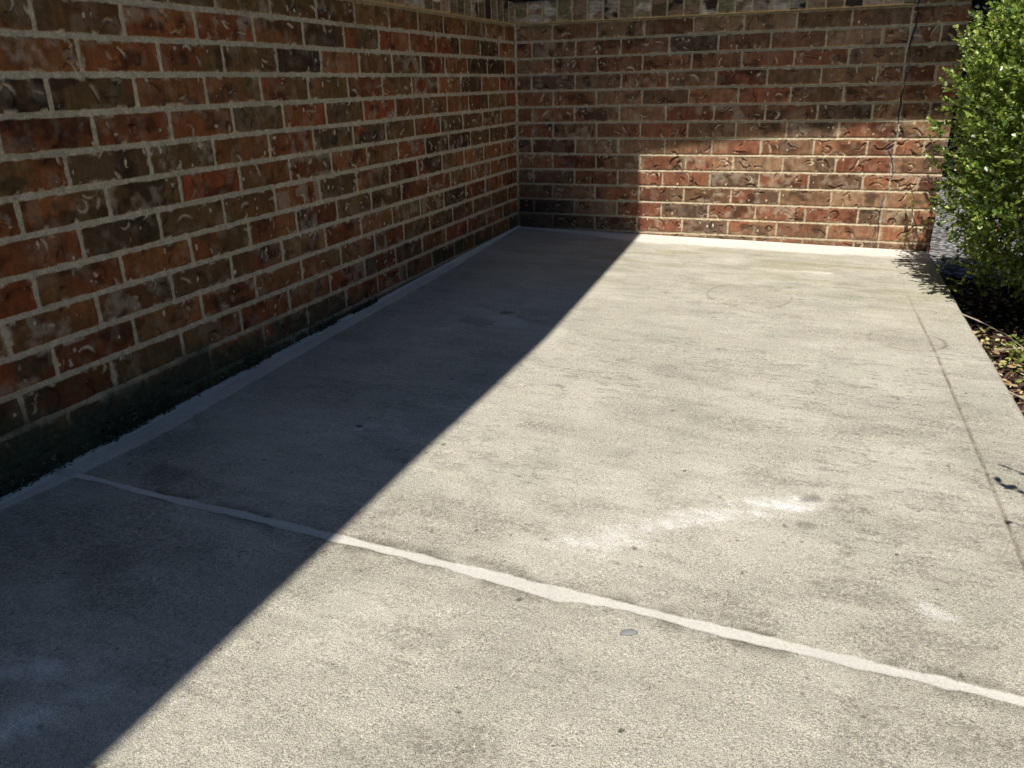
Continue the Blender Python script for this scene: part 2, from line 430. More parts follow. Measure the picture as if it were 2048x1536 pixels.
# right wall, front face in the plane y = 0, turning the corner at x = 1.777
XE = 1.777
def place_right(uu, zz, h):
    f = uu <= XE
    x = np.where(f, uu, XE+h); y = np.where(f, -h, uu-XE)
    e = np.abs(uu-XE) < 1e-6
    x = np.where(e, XE+h*.5, x); y = np.where(e, -h*.5, y)
    return np.stack([x, y, zz], -1).reshape(-1, 3)
U = coords([(0, .5, .0028), (.5, XE, .0022), (XE, XE+.1, .004), (XE+.1, XE+2.4, .01)]); Z = coords([(-.16, -.06, .008), (-.06, .884, .0022)])
uu, zz, h, rgba = brickfield(U, Z, courses_right, PAL_R, 23, right=True)
Vs, Fs, Cs = [place_right(uu, zz, h)], [gridfaces(len(U), len(Z))], [rgba.reshape(-1, 4)]
def upper_right(segs, zsegs):
    U = coords(segs); Z = coords(zsegs)
    uu, zz, h, rgba = brickfield(U, Z, courses_right, PAL_R, 24, right=True)
    addfield(Vs, Fs, Cs, place_right(uu, zz, h), gridfaces(len(U), len(Z)), rgba.reshape(-1, 4))
upper_right([(1.592, XE, .003), (XE, XE+2.4, .012)], [(.884, 1.0, .003), (1.0, 2.44, .01)])
upper_right([(0, 1.592, .01)], [(2.05, 2.44, .01)]); upper_right([(0, .12, .01)], [(.99, 2.05, .01)])
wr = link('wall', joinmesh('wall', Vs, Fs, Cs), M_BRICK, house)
wr['label'] = 'partly sunlit brick wall at the far end with a cracked control joint'

# wall cores behind the brick faces
boxmesh('wall_core', [(-.11, -.012, -5.5, .11, -.16, .88), (-.11, -.012, -5.5, -2.05, .88, 2.44), (-.11, -.012, -2.05, .11, 2.05, 2.44), (-.11, -.012, -.12, .11, .98, 2.05),
                      (-.0119, XE-.012, .012, .11, -.16, .88), (1.592, XE-.012, .012, .11, .88, 2.44), (-.0119, 1.592, .012, .11, 2.05, 2.44), (-.0119, .12, .012, .11, .98, 2.05),
                      (XE-.11, XE-.012, .11, 2.4, -.16, 2.44)], M_CORE, house)

# rowlock sills
def sill(Ua, Ub, seed, side):
    rng = np.random.RandomState(seed)
    # the section: from the wall face, round the nosing, up the face, back over the top
    P = np.array([(.0, .8835), (.010, .8860), (.013, .889), (.0138, .893), (.0125, .962), (.010, .9695), (.004, .9725), (-.115, .990)])
    L = np.r_[0, np.cumsum(np.hypot(*np.diff(P, axis=0).T))]
    T = np.concatenate([np.linspace(0, L[-2], 46), np.linspace(L[-2], L[-1], 14)[1:]])
    U = coords([(Ua, Ub, .0022)])
    uu, tt = np.meshgrid(U, T, indexing='ij')
    hh = np.interp(tt, L, P[:, 0]); zz = np.interp(tt, L, P[:, 1])
    pit = .0672; ph = (uu-Ua)/pit+(vn(np.floor(uu/pit), uu*0, seed)-.5)*.0
    k = np.floor(ph).astype(int); d = (.5-np.abs(ph-k-.5))*pit
    d = d+(fbm(uu*60, zz*60, seed+1, 3)-.5)*.004
    bot = zz-.8855+(fbm(uu*70, zz*20, seed+6, 3)-.5)*.005
    bm = smooth(.0036, .0052, d)*smooth(.000, .003, bot)
    pal = np.array([lin(*p) for p in [(172, 152, 128), (128, 112, 88), (188, 172, 152), (150, 116, 92), (60, 46, 36), (132, 118, 84), (160, 136, 118), (122, 96, 68), (110, 86, 62), (168, 152, 130)]])
    nb = k.max()+1; ids = rng.randint(0, len(pal), nb); ids2 = rng.randint(0, len(pal), nb); vv = rng.uniform(1.0, 1.5, nb)
    f = smooth(.42, .6, fbm(uu*18+k*3.3, zz*40, seed+2, 3))
    c = (pal[ids][k]*(1-f[..., None])+pal[ids2][k]*f[..., None])*vv[k][..., None]
    c = c*(.55+.9*fbm(uu*30, zz*260, seed+3, 3))[..., None]
    dk = smooth(.58, .66, fbm(uu*45, zz*60, seed+4, 3)); c = c*(1-.28*dk)[..., None]
    mc = lin(196, 176, 138)*(.8+.4*fbm(uu*40, zz*40, seed+5, 3))[..., None]
    col = c*bm[..., None]+mc*(1-bm)[..., None]
    tilt = (rng.uniform(-.0015, .0015, nb))[k]
    h = hh+(bm*(.0016+tilt)+(fbm(uu*60, zz*150, seed+7, 3)-.5)*.0022)*(tt < L[-2])-(1-bm)*.0016
    rgba = np.concatenate([np.clip(col, .004, .8), (1-bm)[..., None]], -1).reshape(-1, 4)
    if side == 'left': V = np.stack([h, uu, zz], -1)
    else: V = np.stack([uu, -h, zz], -1)
    return npmesh('window_sill', V.reshape(-1, 3), gridfaces(len(U), len(T)), rgba)
s1 = link('window_sill', sill(-2.05, -.001, 31, 'left'), M_BRICK, house); s1['label'] = 'rowlock brick sill along the shaded left wall'
s2 = link('window_sill', sill(.001, 1.590, 41, 'right'), M_BRICK, house); s2['label'] = 'rowlock brick sill of mottled pale bricks on the far wall'

# windows above the sills
def window(axis, a, b2):
    z0, z1, d = .992, 2.048, .055
    def bx(u0, u1, w0, w1, d0, d1):
        return (u0, u1, d0, d1, w0, w1) if axis == 'x' else (-d1, -d0, u0, u1, w0, w1)
    t = .045
    fr = boxmesh('window', [bx(a, b2, z0, z0+t, d, d+.05), bx(a, b2, z1-t, z1, d, d+.05), bx(a, a+t, z0+t, z1-t, d, d+.05), bx(b2-t, b2, z0+t, z1-t, d, d+.05),
                            bx((a+b2)/2-.02, (a+b2)/2+.02, z0+t, z1-t, d+.003, d+.047)], M_FRAME, house)
    boxmesh('pane', [bx(a+t, (a+b2)/2-.02, z0+t, z1-t, d+.02, d+.026), bx((a+b2)/2+.02, b2-t, z0+t, z1-t, d+.02, d+.026)], M_GLASS, fr)
window('x', .12, 1.592); window('y', -2.05, -.12)

# roof: eave edge bottom at 2.45 m
HR = 2.45
def cast(x, y, z=0.0):      # the point of the eave whose shadow falls on (x, y, z)
    k = (HR-z)/math.tan(SUN_EL); return (x+k*math.sin(SUN_AZ), y-k*math.cos(SUN_AZ))
edge = [cast(1.80, 0, .48), cast(1.615, 0, .476), cast(1.068, 0, .405), cast(.568, 0, .336), cast(.598, -.08, -.012), cast(.634, -1.005, -.026), cast(.651, -1.495, -.034),
        cast(.648, -1.879, -.039), cast(.642, -2.275, -.045), cast(.640, -3.08, -.057), (.70, -5.6)]
outer = [(-2.3, -5.6), (-2.3, 2.6), (edge[0][0], 2.6)]
def prism(poly, z0, z1, name, mat, parent):
    n0 = len(poly); me = bpy.data.meshes.new(name)
    V = [(x, y, z0) for x, y in poly]+[(x, y, z1) for x, y in poly]
    F = [tuple(reversed(range(n0))), tuple(range(n0, 2*n0))]
    # polygon runs clockwise or not: fix through recalculated normals
    for i in range(n0): j = (i+1) % n0; F.append((i, j, n0+j, n0+i))
    me.from_pydata(V, [], F); me.update()
    import bmesh
    bm = bmesh.new(); bm.from_mesh(me); bmesh.ops.recalc_face_normals(bm, faces=bm.faces); bm.to_mesh(me); bm.free()
    return link(name, me, mat, parent)
poly = edge+outer
roof = prism(poly, HR, HR+.14, 'roof', M_FASCIA, house)
prism([(1.80, edge[0][1]+.03), (edge[3][0]-.03, edge[3][1]+.03), (.60, -5.55), (-2.28, -5.55), (-2.28, 2.55), (1.80, 2.55)], HR-.006, HR-.0005, 'soffit', M_SOFFIT, roof)
me = bpy.data.meshes.new('shingles')
hip = [(*edge[0], HR+.14), (*edge[3], HR+.14), (.70, -5.6, HR+.14), (-2.3, -5.6, HR+.14), (-2.3, 2.6, HR+.14), (edge[0][0], 2.6, HR+.14),
       (edge[0][0], .9, HR+.95), (-.85, .9, HR+.95), (-.85, -5.6, HR+.75)]
hip = [(x, y, z+.003) for x, y, z in hip]
me.from_pydata(hip, [], [(0, 6, 7, 1), (1, 7, 8, 2), (2, 8, 3), (3, 8, 7, 4), (4, 7, 6, 5), (0, 5, 6)]); me.update()
link('shingles', me, M_SHINGLE, roof)

# ------------------------------------------------------------------ patio slab
def slabz(x, y): return -.0175*x+.0148*y
def slabedge(y): return np.interp(-y, [0, .4, 1.7, 5.2], [1.777, 1.780, 1.800, 1.815])
def build_patio():
    Ux = coords([(0.0, 1.0, .0032), (1.0, 1.74, .0028)]); ne = 10
    Yv = coords([(-5.2, -3.3, .02), (-3.3, -2.3, .0024), (-2.3, 0.0, .0042)])
    X, Y = np.meshgrid(Ux, Yv, indexing='ij')
    def shade(X, Y):
        s = 7
        base = np.ones(X.shape)[..., None]*lin(208, 202, 186)
        big = fbm(X*2.2, Y*2.2, s, 4); mid = fbm(X*9, Y*9, s+8, 4); str_ = fbm(X*9, Y*40, s+14, 4)
        base = base*(.90+.12*big+.08*mid)[..., None]
        base = base*(.90+.20*str_)[..., None]
        brm = fbm(X*16, Y*120, s+15, 3); base = base*(.92+.16*brm)[..., None]
        dash = smooth(.60, .72, fbm(X*26, Y*110, s+17, 3))*smooth(.46, .62, fbm(X*3.5, Y*4.5, s+18, 4))
        dash = dash*(.3+1.3*smooth(.38, .60, vn(X*300, Y*330, s+28))); base = base*(1-(.11+.13*smooth(-2.7, -2.2, Y)*smooth(.5, .9, X))*dash)[..., None]
        # greenish-yellow growth towards the far end
        gy = smooth(-1.25, -.35, Y)*smooth(-.12, -.30, Y)*smooth(.42, .66, fbm(X*5, Y*16, s+20, 5))*.45
        base = base*(1-gy[..., None])+lin(158, 152, 104)*gy[..., None]
        # brown grime patches
        gr = smooth(.50, .72, fbm(X*7, Y*13, s+26, 6, .62))*(.10+.14*smooth(-.5, -2.5, Y))
        gm = smooth(.38, .60, vn(X*330, Y*330, s+27)); gr = gr*(.25+1.9*gm); base = base*(1-gr[..., None])+lin(132, 125, 112)*gr[..., None]
        gg = smooth(.58, .72, fbm(X*7+4, Y*7, s+33, 5))*.16
        base = base*(1-gg[..., None])+lin(142, 152, 130)*gg[..., None]
        # small dark pits and specks
        pit = np.zeros(X.shape)
        if X.shape[0] > 50:
            rp = np.random.RandomState(4)
            for q in range(520):
                px_, py_ = rp.uniform(.03, 1.74), -rp.uniform(.1, 1)**.6*3.25
                rad = rp.uniform(.0012, .0036) if rp.rand() < .97 else rp.uniform(.004, .006)
                ia, ib = np.searchsorted(X[:, 0], [px_-.012, px_+.012]); ja, jb = np.searchsorted(Y[0], [py_-.012, py_+.012])
                if ib-ia < 2 or jb-ja < 2: continue
                d = np.hypot(X[ia:ib, ja:jb]-px_, (Y[ia:ib, ja:jb]-py_)*rp.uniform(.6, 1.3))/rad+(vn(X[ia:ib, ja:jb]*300, Y[ia:ib, ja:jb]*300, 9)-.5)*.9
                pit[ia:ib, ja:jb] = np.maximum(pit[ia:ib, ja:jb], smooth(1.3, .5, d)*rp.uniform(.25, .95))
        base = base*(1-.85*pit)[..., None]
        al = .80+.20*smooth(.4, .6, fbm(X*4, Y*4, s+29, 4))
        # faint rings left by pots
        for (cx, cy, ra, rb, k) in [(1.15, -.89, .135, .145, .38), (1.60, -1.22, .098, .085, .48)]:
            d = np.hypot((X-cx)/ra, (Y-cy)/rb)+(fbm(X*12, Y*12, s+50, 3)-.5)*.07
            rg = np.exp(-((d-1)/(.02+.05*vn(X*14, Y*14, s+51)))**2)*k*smooth(.36, .60, fbm(X*11, Y*11, s+52)+.08)
            base = base*(1-rg[..., None])+lin(92, 84, 74)*rg[..., None]
            ins = smooth(1.0, .9, d)*.10; base = base*(1-ins[..., None])+lin(160, 140, 122)*ins[..., None]
        # white scrape and spills
        def blob(cx, cy, ax, ay, ang, k, nf=14, soft=.6):
            c, s_ = math.cos(ang), math.sin(ang)
            u = (X-cx)*c+(Y-cy)*s_; v = -(X-cx)*s_+(Y-cy)*c
            d = np.hypot(u/ax, v/ay)+(fbm(X*nf, Y*nf*1.6, s+60, 4)-.5)*1.5
            return smooth(1.0, 1.0-soft, d)*k
        wh = blob(1.325, -2.245, .10, .048, .35, .72, 22, .95)*(.6+.7*vn(X*90, Y*90, 3))
        wh = np.maximum(wh, blob(1.20, -2.34, .22, .045, .55, .42, 24, .98)*(.5+.9*vn(X*70, Y*110, 4)))
        wh = np.maximum(wh, blob(1.05, -2.45, .12, .05, .45, .36, 26, .98)*(.5+.9*vn(X*70, Y*110, 5)))
        wh = np.maximum(wh, blob(1.365, -1.345, .09, .035, .1, .4, 16, .95)); wh = np.maximum(wh, blob(1.54, -2.47, .035, .018, -.3, .4, 30))
        wh = np.maximum(wh, blob(1.367, -.495, .06, .022, 0, .5)); wh = np.maximum(wh, blob(.60, -2.2, .12, .08, .4, .16, 8))
        wh = np.maximum(wh, blob(.46, -2.22, .05, .03, 0, .45)); wh = np.maximum(wh, blob(.49, -1.42, .08, .06, 0, .25, 10))
        wh = np.maximum(wh, blob(.50, -3.06, .13, .04, .9, .6, 18, .95)); wh = np.maximum(wh, blob(.44, -3.00, .10, .04, .2, .45, 18, .95))
        wh = np.clip(wh*1.02, 0, 1)*(.55+.55*smooth(.34, .60, fbm(X*70, Y*70, s+65, 3)))
        base = base*(1-wh[..., None])+lin(252, 248, 244)*wh[..., None]
        al = al*(1-.35*wh)
        for (cx, cy, rad, k) in [(.451, -2.213, .011, .8), (.448, -1.332, .028, .6), (1.373, -2.205, .026, .5), (.40, -1.45, .07, .30), (.22, -2.52, .06, .35), (1.36, -2.30, .02, .35), (.33, -2.78, .07, .25)]:
            d = np.hypot(X-cx, (Y-cy)*1.2)/rad+(fbm(X*40, Y*40, s+70, 3)-.5)*1.0
            g = smooth(1.0, .5, d)*k; base = base*(1-g[..., None])+lin(70, 64, 58)*g[..., None]
        # hairline crack from the shadow edge to the right
        def line(p, q, wdt, k, nf=30):
            A = np.array(p); D = np.array(q)-A; l2 = D@D
            t = np.clip(((X-A[0])*D[0]+(Y-A[1])*D[1])/l2, 0, 1)
            wob = (fbm(X*nf, Y*nf, s+77, 3)-.5)*.02
            d = np.abs(np.hypot(X-A[0]-t*D[0], Y-A[1]-t*D[1])+wob*(1-0))
            return smooth(wdt, wdt*.3, d)*k*smooth(.3, .5, vn(X*25, Y*25, s+78))
        ck = line((.62, -1.72), (.80, -1.86), .0035, .5)
        base = base*(1-ck[..., None])+lin(70, 60, 50)*ck[..., None]
        # pale margins along the walls and filled cross joint
        pale = lin(236, 231, 218)*(.84+.24*fbm(X*8, Y*8, s+90, 4))[..., None]*(1-.20*smooth(-.5, -1.2, Y))[..., None]
        wl_ = np.interp(-Y, [0, .3, .9, 1.6, 2.1, 2.4, 2.57, 2.72, 5], [.010, .022, .050, .058, .068, .071, .058, .030, .05])+(fbm(X*14, Y*14, s+91, 3)-.5)*.012
        m1 = smooth(wl_+.004, wl_-.003, X)
        wr_ = np.interp(X, [0, .17, .6, 1.1, 1.6, 1.8], [.01, .035, .175, .165, .15, .125])+(fbm(X*10, Y*18, s+92, 4)-.5)*.06
        m2 = smooth(wr_+.028, wr_-.028, -Y)*.9
        jc = -2.583-.024*X+(vn(X*9, Y*0, s+93)-.5)*.006
        hw = .95*np.interp(X, [0, .3, .8, 1.2, 1.8], [.007, .009, .0105, .0105, .0085])+(vn(X*30, Y*0+2, s+94)-.5)*.005+(fbm(X*60, Y*60, s+95, 2)-.5)*.004
        bulge = np.exp(-((X-1.02)/.07)**2)*.010
        m3 = smooth(hw+.0025, hw-.0015, np.abs(Y-jc+bulge*.6)-bulge*.6)*smooth(.03, .06, X)
        m = np.maximum(np.maximum(m1*.72, m2), m3)
        base = base*(1-m[..., None])+pale*m[..., None]
        al = al*(1-.8*m)
        dirt = (smooth(hw+.03, hw+.004, np.abs(Y-jc))*smooth(.48, .66, fbm(X*16, Y*16, s+96, 4))*.4+smooth(hw+.0065, hw+.002, np.abs(Y-jc))*.45*vn(X*30, Y*8, s+97))*(1-m3)
        base = base*(1-dirt[..., None])+lin(88, 84, 70)*dirt[..., None]
        # darker grey band beside the left margin
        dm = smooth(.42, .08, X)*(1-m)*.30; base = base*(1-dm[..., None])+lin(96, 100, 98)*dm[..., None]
        # dirt line in the tooled groove
        gx = np.interp(-Y, [0.15, .9, 1.3, 2.2, 5], [1.630, 1.648, 1.664, 1.680, 1.70])
        dg = np.abs(X-gx)
        gd = smooth(.0048, .0015, dg)*smooth(-.17, -.21, Y)*(.10+.5*smooth(-.6, -1.2, Y))*(.3+1.0*vn(X*60, Y*60, s+98))
        base = base*(1-np.clip(gd, 0, 1)[..., None])+lin(112, 92, 70)*np.clip(gd, 0, 1)[..., None]
        groove = np.exp(-(dg/.0032)**2)*smooth(-.17, -.21, Y)
        z = slabz(X, Y)-.0035*groove+(fbm(X*5, Y*5, s+99, 3)-.5)*.0022+m3*(-.0010)-pit*.0010
        z = z+m1*.0012+smooth(.02, 0, X)*.004
        return z, np.clip(base, .01, .85), al, Y
    z, c, al, _ = shade(X, Y)
    V = np.stack([X, Y, z], -1)
    # outer strip, ending in a rounded arris and a vertical side
    E = slabedge(Yv)+(vn(Yv*6, Yv*0, 3)-.5)*.006
    cols = []; cc = []
    k1 = 18
    for q in range(1, k1+1):
        x = 1.74+(E-.012-1.74)*q/k1
        zz_, c_, a_, _ = shade(x[None, :], Yv[None, :]); cols.append(np.stack([x, Yv, zz_[0]], -1)); cc.append(np.concatenate([c_[0], a_[0][:, None]], -1))
    for ang in (18, 36, 54, 72, 90):
        a = R(ang); x = E-.012+.012*math.sin(a); zz_ = slabz(E, Yv)-.012*(1-math.cos(a))
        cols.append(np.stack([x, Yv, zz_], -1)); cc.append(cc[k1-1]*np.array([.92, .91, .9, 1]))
    for zb in (-.08, -.2):
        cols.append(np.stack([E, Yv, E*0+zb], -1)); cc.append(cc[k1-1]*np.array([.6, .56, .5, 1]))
    V = np.concatenate([V, np.array(cols)], 0)
    C = np.concatenate([np.concatenate([c, al[..., None]], -1), np.array(cc)], 0)
    return npmesh('patio', V.reshape(-1, 3), gridfaces(V.shape[0], V.shape[1]), C.reshape(-1, 4))
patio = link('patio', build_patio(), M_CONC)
tag(patio, 'weathered concrete patio slab with filled joint and tooled edge', 'patio', kind='structure')

# ------------------------------------------------------------------ ground
GZ = -.125
def plane(name, x0, x1, y0, y1, z, mat, nx=1, ny=1, amp=0.0):
    Ux = np.linspace(x0, x1, nx+1); Uy = np.linspace(y0, y1, ny+1); X, Y = np.meshgrid(Ux, Uy, indexing='ij')
    Zz = z+(fbm(X*6, Y*6, 5, 4)-.5)*amp
    return link(name, npmesh(name, np.stack([X, Y, Zz], -1).reshape(-1, 3), gridfaces(nx+1, ny+1)), mat)
tag(plane('ground', -300, 300, -300, 300, GZ-.06, M_GROUND), kind='structure', label='dry lawn ground around the house', cat='ground')
tag(plane('mulch_bed', 1.80, 4.6, -6, -.02, GZ-.012, M_MULCHBED, 160, 300, .03), kind='structure', label='dark soil of the planting bed beside the patio', cat='ground')
tag(plane('gravel_path', 1.72, 9, -.02, 9, GZ-.004, M_GRAVEL, 80, 80, .012), kind='structure', label='sunlit grey gravel path beyond the brick wall', cat='path')

# ------------------------------------------------------------------ leaf building
LEAF_V = np.array([(0, 0, 0), (.30, .26, .05), (.62, .32, .06), (1, 0, -.02), (.62, -.32, .06), (.30, -.26, .05), (.5, 0, -.03)])
LEAF_F = np.array([(0, 6, 1), (1, 6, 2), (2, 6, 3), (3, 6, 4), (4, 6, 5), (5, 6, 0)])
def basis(d, up):
    d = d/np.linalg.norm(d, axis=1, keepdims=True)
    s = np.cross(up, d); s /= np.linalg.norm(s, axis=1, keepdims=True)+1e-9
    n = np.cross(d, s); return d, s, n
def leaves_mesh(name, pos, dirs, ups, size, cols, wid=1.0):
    d, s, n_ = basis(dirs, ups)
    k = len(pos)
    L = LEAF_V
    V = pos[:, None, :]+size[:, None, None]*(L[None, :, 0:1]*d[:, None, :]+wid*L[None, :, 1:2]*s[:, None, :]+L[None, :, 2:3]*n_[:, None, :])
    F = (LEAF_F[None]+(np.arange(k)*len(L))[:, None, None]).reshape(-1, 3)
    C = np.repeat(np.concatenate([cols, np.ones((k, 1))], 1), len(L), 0)
    return npmesh(name, V.reshape(-1, 3), F, C)
def tubes(name, paths, mat, parent=None):
    V = []; F = []
    for pts, r0, r1, ns in paths:
        pts = [Vector(p) for p in pts]; base = len(V); n0 = len(pts)
        for i, p in enumerate(pts):
            t = (pts[min(i+1, n0-1)]-pts[max(i-1, 0)]).normalized()
            a = t.orthogonal().normalized(); b_ = t.cross(a); r = r0+(r1-r0)*i/(n0-1)
            for q in range(ns):
                an = 2*math.pi*q/ns; V.append(p+a*math.cos(an)*r+b_*math.sin(an)*r)
        for i in range(n0-1):
            for q in range(ns):
                F.append((base+i*ns+q, base+i*ns+(q+1) % ns, base+(i+1)*ns+(q+1) % ns, base+(i+1)*ns+q))
    me = npmesh(name, np.array([tuple(v) for v in V]), np.array(F)); return link(name, me, mat, parent)

# ------------------------------------------------------------------ bush
def bush_meshes(seed, nspr):
    """crown about the origin at ground; half widths ax, ay; height 0..hz"""
    rng = np.random.RandomState(seed)
    ax, ay, az, cz = .70, .60, .64, .64
    p = 2.3
    # directions uniformly on a sphere -> superellipsoid surface
    v = rng.normal(size=(nspr, 3)); v /= np.linalg.norm(v, axis=1, keepdims=True)
    r = 1/((np.abs(v)**p).sum(1))**(1/p)
    S_ = v*r[:, None]
    lump = 1+.10*(fbm(v[:, 0]*3+7, v[:, 2]*3+v[:, 1]*2+9, seed, 3)-.5)*2
    depth = 1-np.abs(rng.normal(0, .16, nspr)); depth = np.where(rng.rand(nspr) < .12, 1+rng.rand(nspr)*.09, depth)
    inner = rng.rand(nspr) < .28; depth = np.where(inner, rng.uniform(.25, .8, nspr), depth)
    P = S_*np.array([ax, ay, az])*(lump*depth)[:, None]+np.array([0, 0, cz])
    P[:, 0] *= np.interp(P[:, 2], [0, .2, .5, 1.3], [1.20, 1.13, 1.02, 1.0]); P[:, 1] *= np.interp(P[:, 2], [0, .25, .55, .75], [.62, .70, 1.0, 1.10])
    # thin the foliage low down
    keep = rng.rand(nspr) < np.interp(P[:, 2], [-.05, .12, .35, .6], [.34, .62, .9, 1])
    keep &= P[:, 2] > .02
    P = P[keep]; S_ = S_[keep]; k = len(P)
    nrm = S_/np.array([ax, ay, az]); nrm /= np.linalg.norm(nrm, axis=1, keepdims=True)
    sd_ = nrm*.75+np.array([0, 0, .65])+rng.normal(0, .45, (k, 3)); sd_ /= np.linalg.norm(sd_, axis=1, keepdims=True)
    pos, dr, up, sz, cl = [], [], [], [], []
    tone = rng.rand(k); twigs = []
    nl = 11
    dark = lin(88, 114, 50); mid = lin(146, 170, 68); young = lin(214, 222, 126)
    for j in range(nl):
        t = j/(nl-1)
        ln = .055*(.7+.6*tone)
        c = P+sd_*(ln*(t-.35))[:, None]+np.array([0, 0, .004])*np.sin(t*3)
        side = rng.normal(size=(k, 3)); side -= (side*sd_).sum(1)[:, None]*sd_; side /= np.linalg.norm(side, axis=1, keepdims=True)
        sp = .9-.45*t
        d = side*sp+sd_*(.45+.5*t)+rng.normal(0, .12, (k, 3))
        pos.append(c); dr.append(d); up.append(sd_*.8+np.array([0, 0, .6])+rng.normal(0, .35, (k, 3)))
        sz.append(rng.uniform(.012, .022, k)*(1-.25*t))
        y = np.clip(t*.55+rng.normal(0, .22, k)+(P[:, 2]-.6)*.25, 0, 1)[:, None]
        cc = np.where(y < .5, dark*(1-2*y)+mid*2*y, mid*(2-2*y)+young*(2*y-1))*rng.uniform(.7, 1.2, (k, 1))
        dead = rng.rand(k) < .018; cc[dead] = lin(150, 118, 70)
        cl.append(cc)
    fol = leaves_mesh('foliage', np.concatenate(pos), np.concatenate(dr), np.concatenate(up), np.concatenate(sz), np.concatenate(cl), 1.05)
    return fol, P
fol_mesh, spr = bush_meshes(5, 23000)
def bush_branches(seed):
    rr = random.Random(seed); out = []
    for i in range(46):
        a = rr.uniform(0, 6.28); el_ = rr.uniform(.45, 1.45); L = rr.uniform(.6, 1.15)
        p = Vector((rr.uniform(-.05, .05), rr.uniform(-.05, .05), .0)); pts = [p.copy()]
        d = Vector((math.cos(a)*math.cos(el_), math.sin(a)*math.cos(el_), math.sin(el_)))
        for q in range(7):
            d = (d+Vector((rr.uniform(-.2, .2), rr.uniform(-.2, .2), rr.uniform(-.05, .15)))).normalized()
            p = p+d*L/7
            if (p.x/.66)**2+(p.y/.56)**2+((p.z-.62)/.6)**2 > 1 and q > 2: break
            pts.append(p.copy())
        out.append((pts, .0085, .002, 5))
    return out
def make_bush(loc, rz, sc, label):
    t = empty('bush', loc); t.rotation_euler[2] = rz; t.scale = sc
    tag(t, label, 'bush')
    o = bpy.data.objects.new('foliage', fol_mesh); COL.objects.link(o); o.parent = t
    if not fol_mesh.materials: fol_mesh.materials.append(M_LEAF)
    br = tubes('branches', bush_branches(3), M_BARK, t)
    return t
bush = make_bush((2.45, -.60, GZ), 0.0, (1, 1, 1.0), 'round clipped green bush at the right end of the brick wall')
bush2 = make_bush((2.62, -2.92, GZ), 2.1, (1, 1, .95), 'nearer clipped green bush whose leaf shadows reach the patio edge')
bush['group'] = bush2['group'] = 'clipped bushes along the planting bed'

# low branch of the bush hanging across the end of the wall
def sprig(parent_name, base, tip, n, seed, size, cols, sag=.0):
    rng = np.random.RandomState(seed)
    A = np.array(base); B = np.array(tip)
    ts = np.linspace(0, 1, 12); pts = A[None]*(1-ts[:, None])+B[None]*ts[:, None]
    pts[:, 2] -= sag*np.sin(ts*math.pi); pts[:, 0] += .006*np.sin(ts*9+seed)
    tw = [([tuple(q) for q in pts], .0024, .0010, 5)]
    tt = rng.uniform(.35, 1.0, n); c = A[None]*(1-tt[:, None])+B[None]*tt[:, None]; c[:, 2] -= sag*np.sin(tt*math.pi)
    d = rng.normal(size=(n, 3)); d[:, 2] *= .7
    cl = np.array([lin(*cols[i]) for i in rng.randint(0, len(cols), n)])*rng.uniform(.75, 1.15, (n, 1))
    return tw, (c, d, rng.normal(size=(n, 3))*.4+np.array([0, 0, 1.]), rng.uniform(size*.7, size*1.1, n), cl)
def sprig_part(specs, parent):
    off = np.array(parent.location); br = None
    for q, sp in enumerate(specs):
        tw, l = sprig(*sp)
        tw = [([tuple((np.array(q_)-off) @ np.array(Matrix.Rotation(parent.rotation_euler[2], 3, 'Z')) / np.array(parent.scale)) for q_ in pts], a, b2, k) for pts, a, b2, k in tw]
        br = tubes('low_branch', tw, M_BARK, parent)
        l = list(l); l[0] = ((l[0]-off) @ np.array(Matrix.Rotation(parent.rotation_euler[2], 3, 'Z'))) / np.array(parent.scale)
        link('leaves', leaves_mesh('leaves', *l), M_LEAF, br)
G_ = [(150, 168, 62), (128, 150, 56), (170, 172, 80)]
sprig_part([('a', (1.98, -.40, .22), (1.675, -.045, .075), 9, 1, .018, G_, .01),
            ('b', (1.700, -.08, .085), (1.668, -.040, .235), 12, 2, .016, G_),
            ('c', (1.700, -.08, .085), (1.655, -.05, .01), 9, 3, .015, G_),
            ('d', (1.95, -.55, .60), (1.70, -.50, .52), 12, 4, .019, G_),
            ('e', (1.95, -.45, .42), (1.71, -.40, .36), 12, 5, .019, G_),
            ('h', (1.95, -.70, .74), (1.71, -.72, .72), 12, 8, .019, G_)], bush)
sprig_part([('a', (1.95, -2.55, .52), (1.700, -2.37, .58), 26, 21, .026, G_), ('b', (1.95, -2.6, .45), (1.690, -2.46, .49), 26, 22, .026, G_),
            ('c', (1.95, -2.50, .62), (1.712, -2.33, .66), 22, 25, .025, G_), ('c', (1.98, -2.65, .42), (1.80, -2.56, .33), 12, 23, .020, G_), ('d', (1.98, -2.6, .62), (1.80, -2.36, .72), 10, 24, .020, G_)], bush2)

# ------------------------------------------------------------------ mulch, fallen leaves, twigs
def bedz(X, Y): return GZ-.012+(fbm(X*6, Y*6, 5, 4)-.5)*.03
def litter(name, n_, box, size, pal, seed, wid, dens=None, lift=.006, tilt=.5):
    rng = np.random.RandomState(seed)
    x = rng.uniform(box[0], box[1], n_); y = rng.uniform(box[2], box[3], n_)
    if dens is not None:
        k = rng.rand(n_) < dens(x, y); x, y = x[k], y[k]
    k = len(x); z = bedz(x, y)+rng.uniform(.001, lift, k)
    a = rng.uniform(0, 6.28, k); d = np.stack([np.cos(a), np.sin(a), rng.normal(0, tilt*.5, k)], -1)
    up = rng.normal(0, tilt, (k, 3))+np.array([0, 0, 1.])
    cl = np.array([lin(*pal[i]) for i in rng.randint(0, len(pal), k)])*rng.uniform(.6, 1.2, (k, 1))
    return leaves_mesh(name, np.stack([x, y, z], -1), d, up, rng.uniform(size[0], size[1], k), cl, wid)
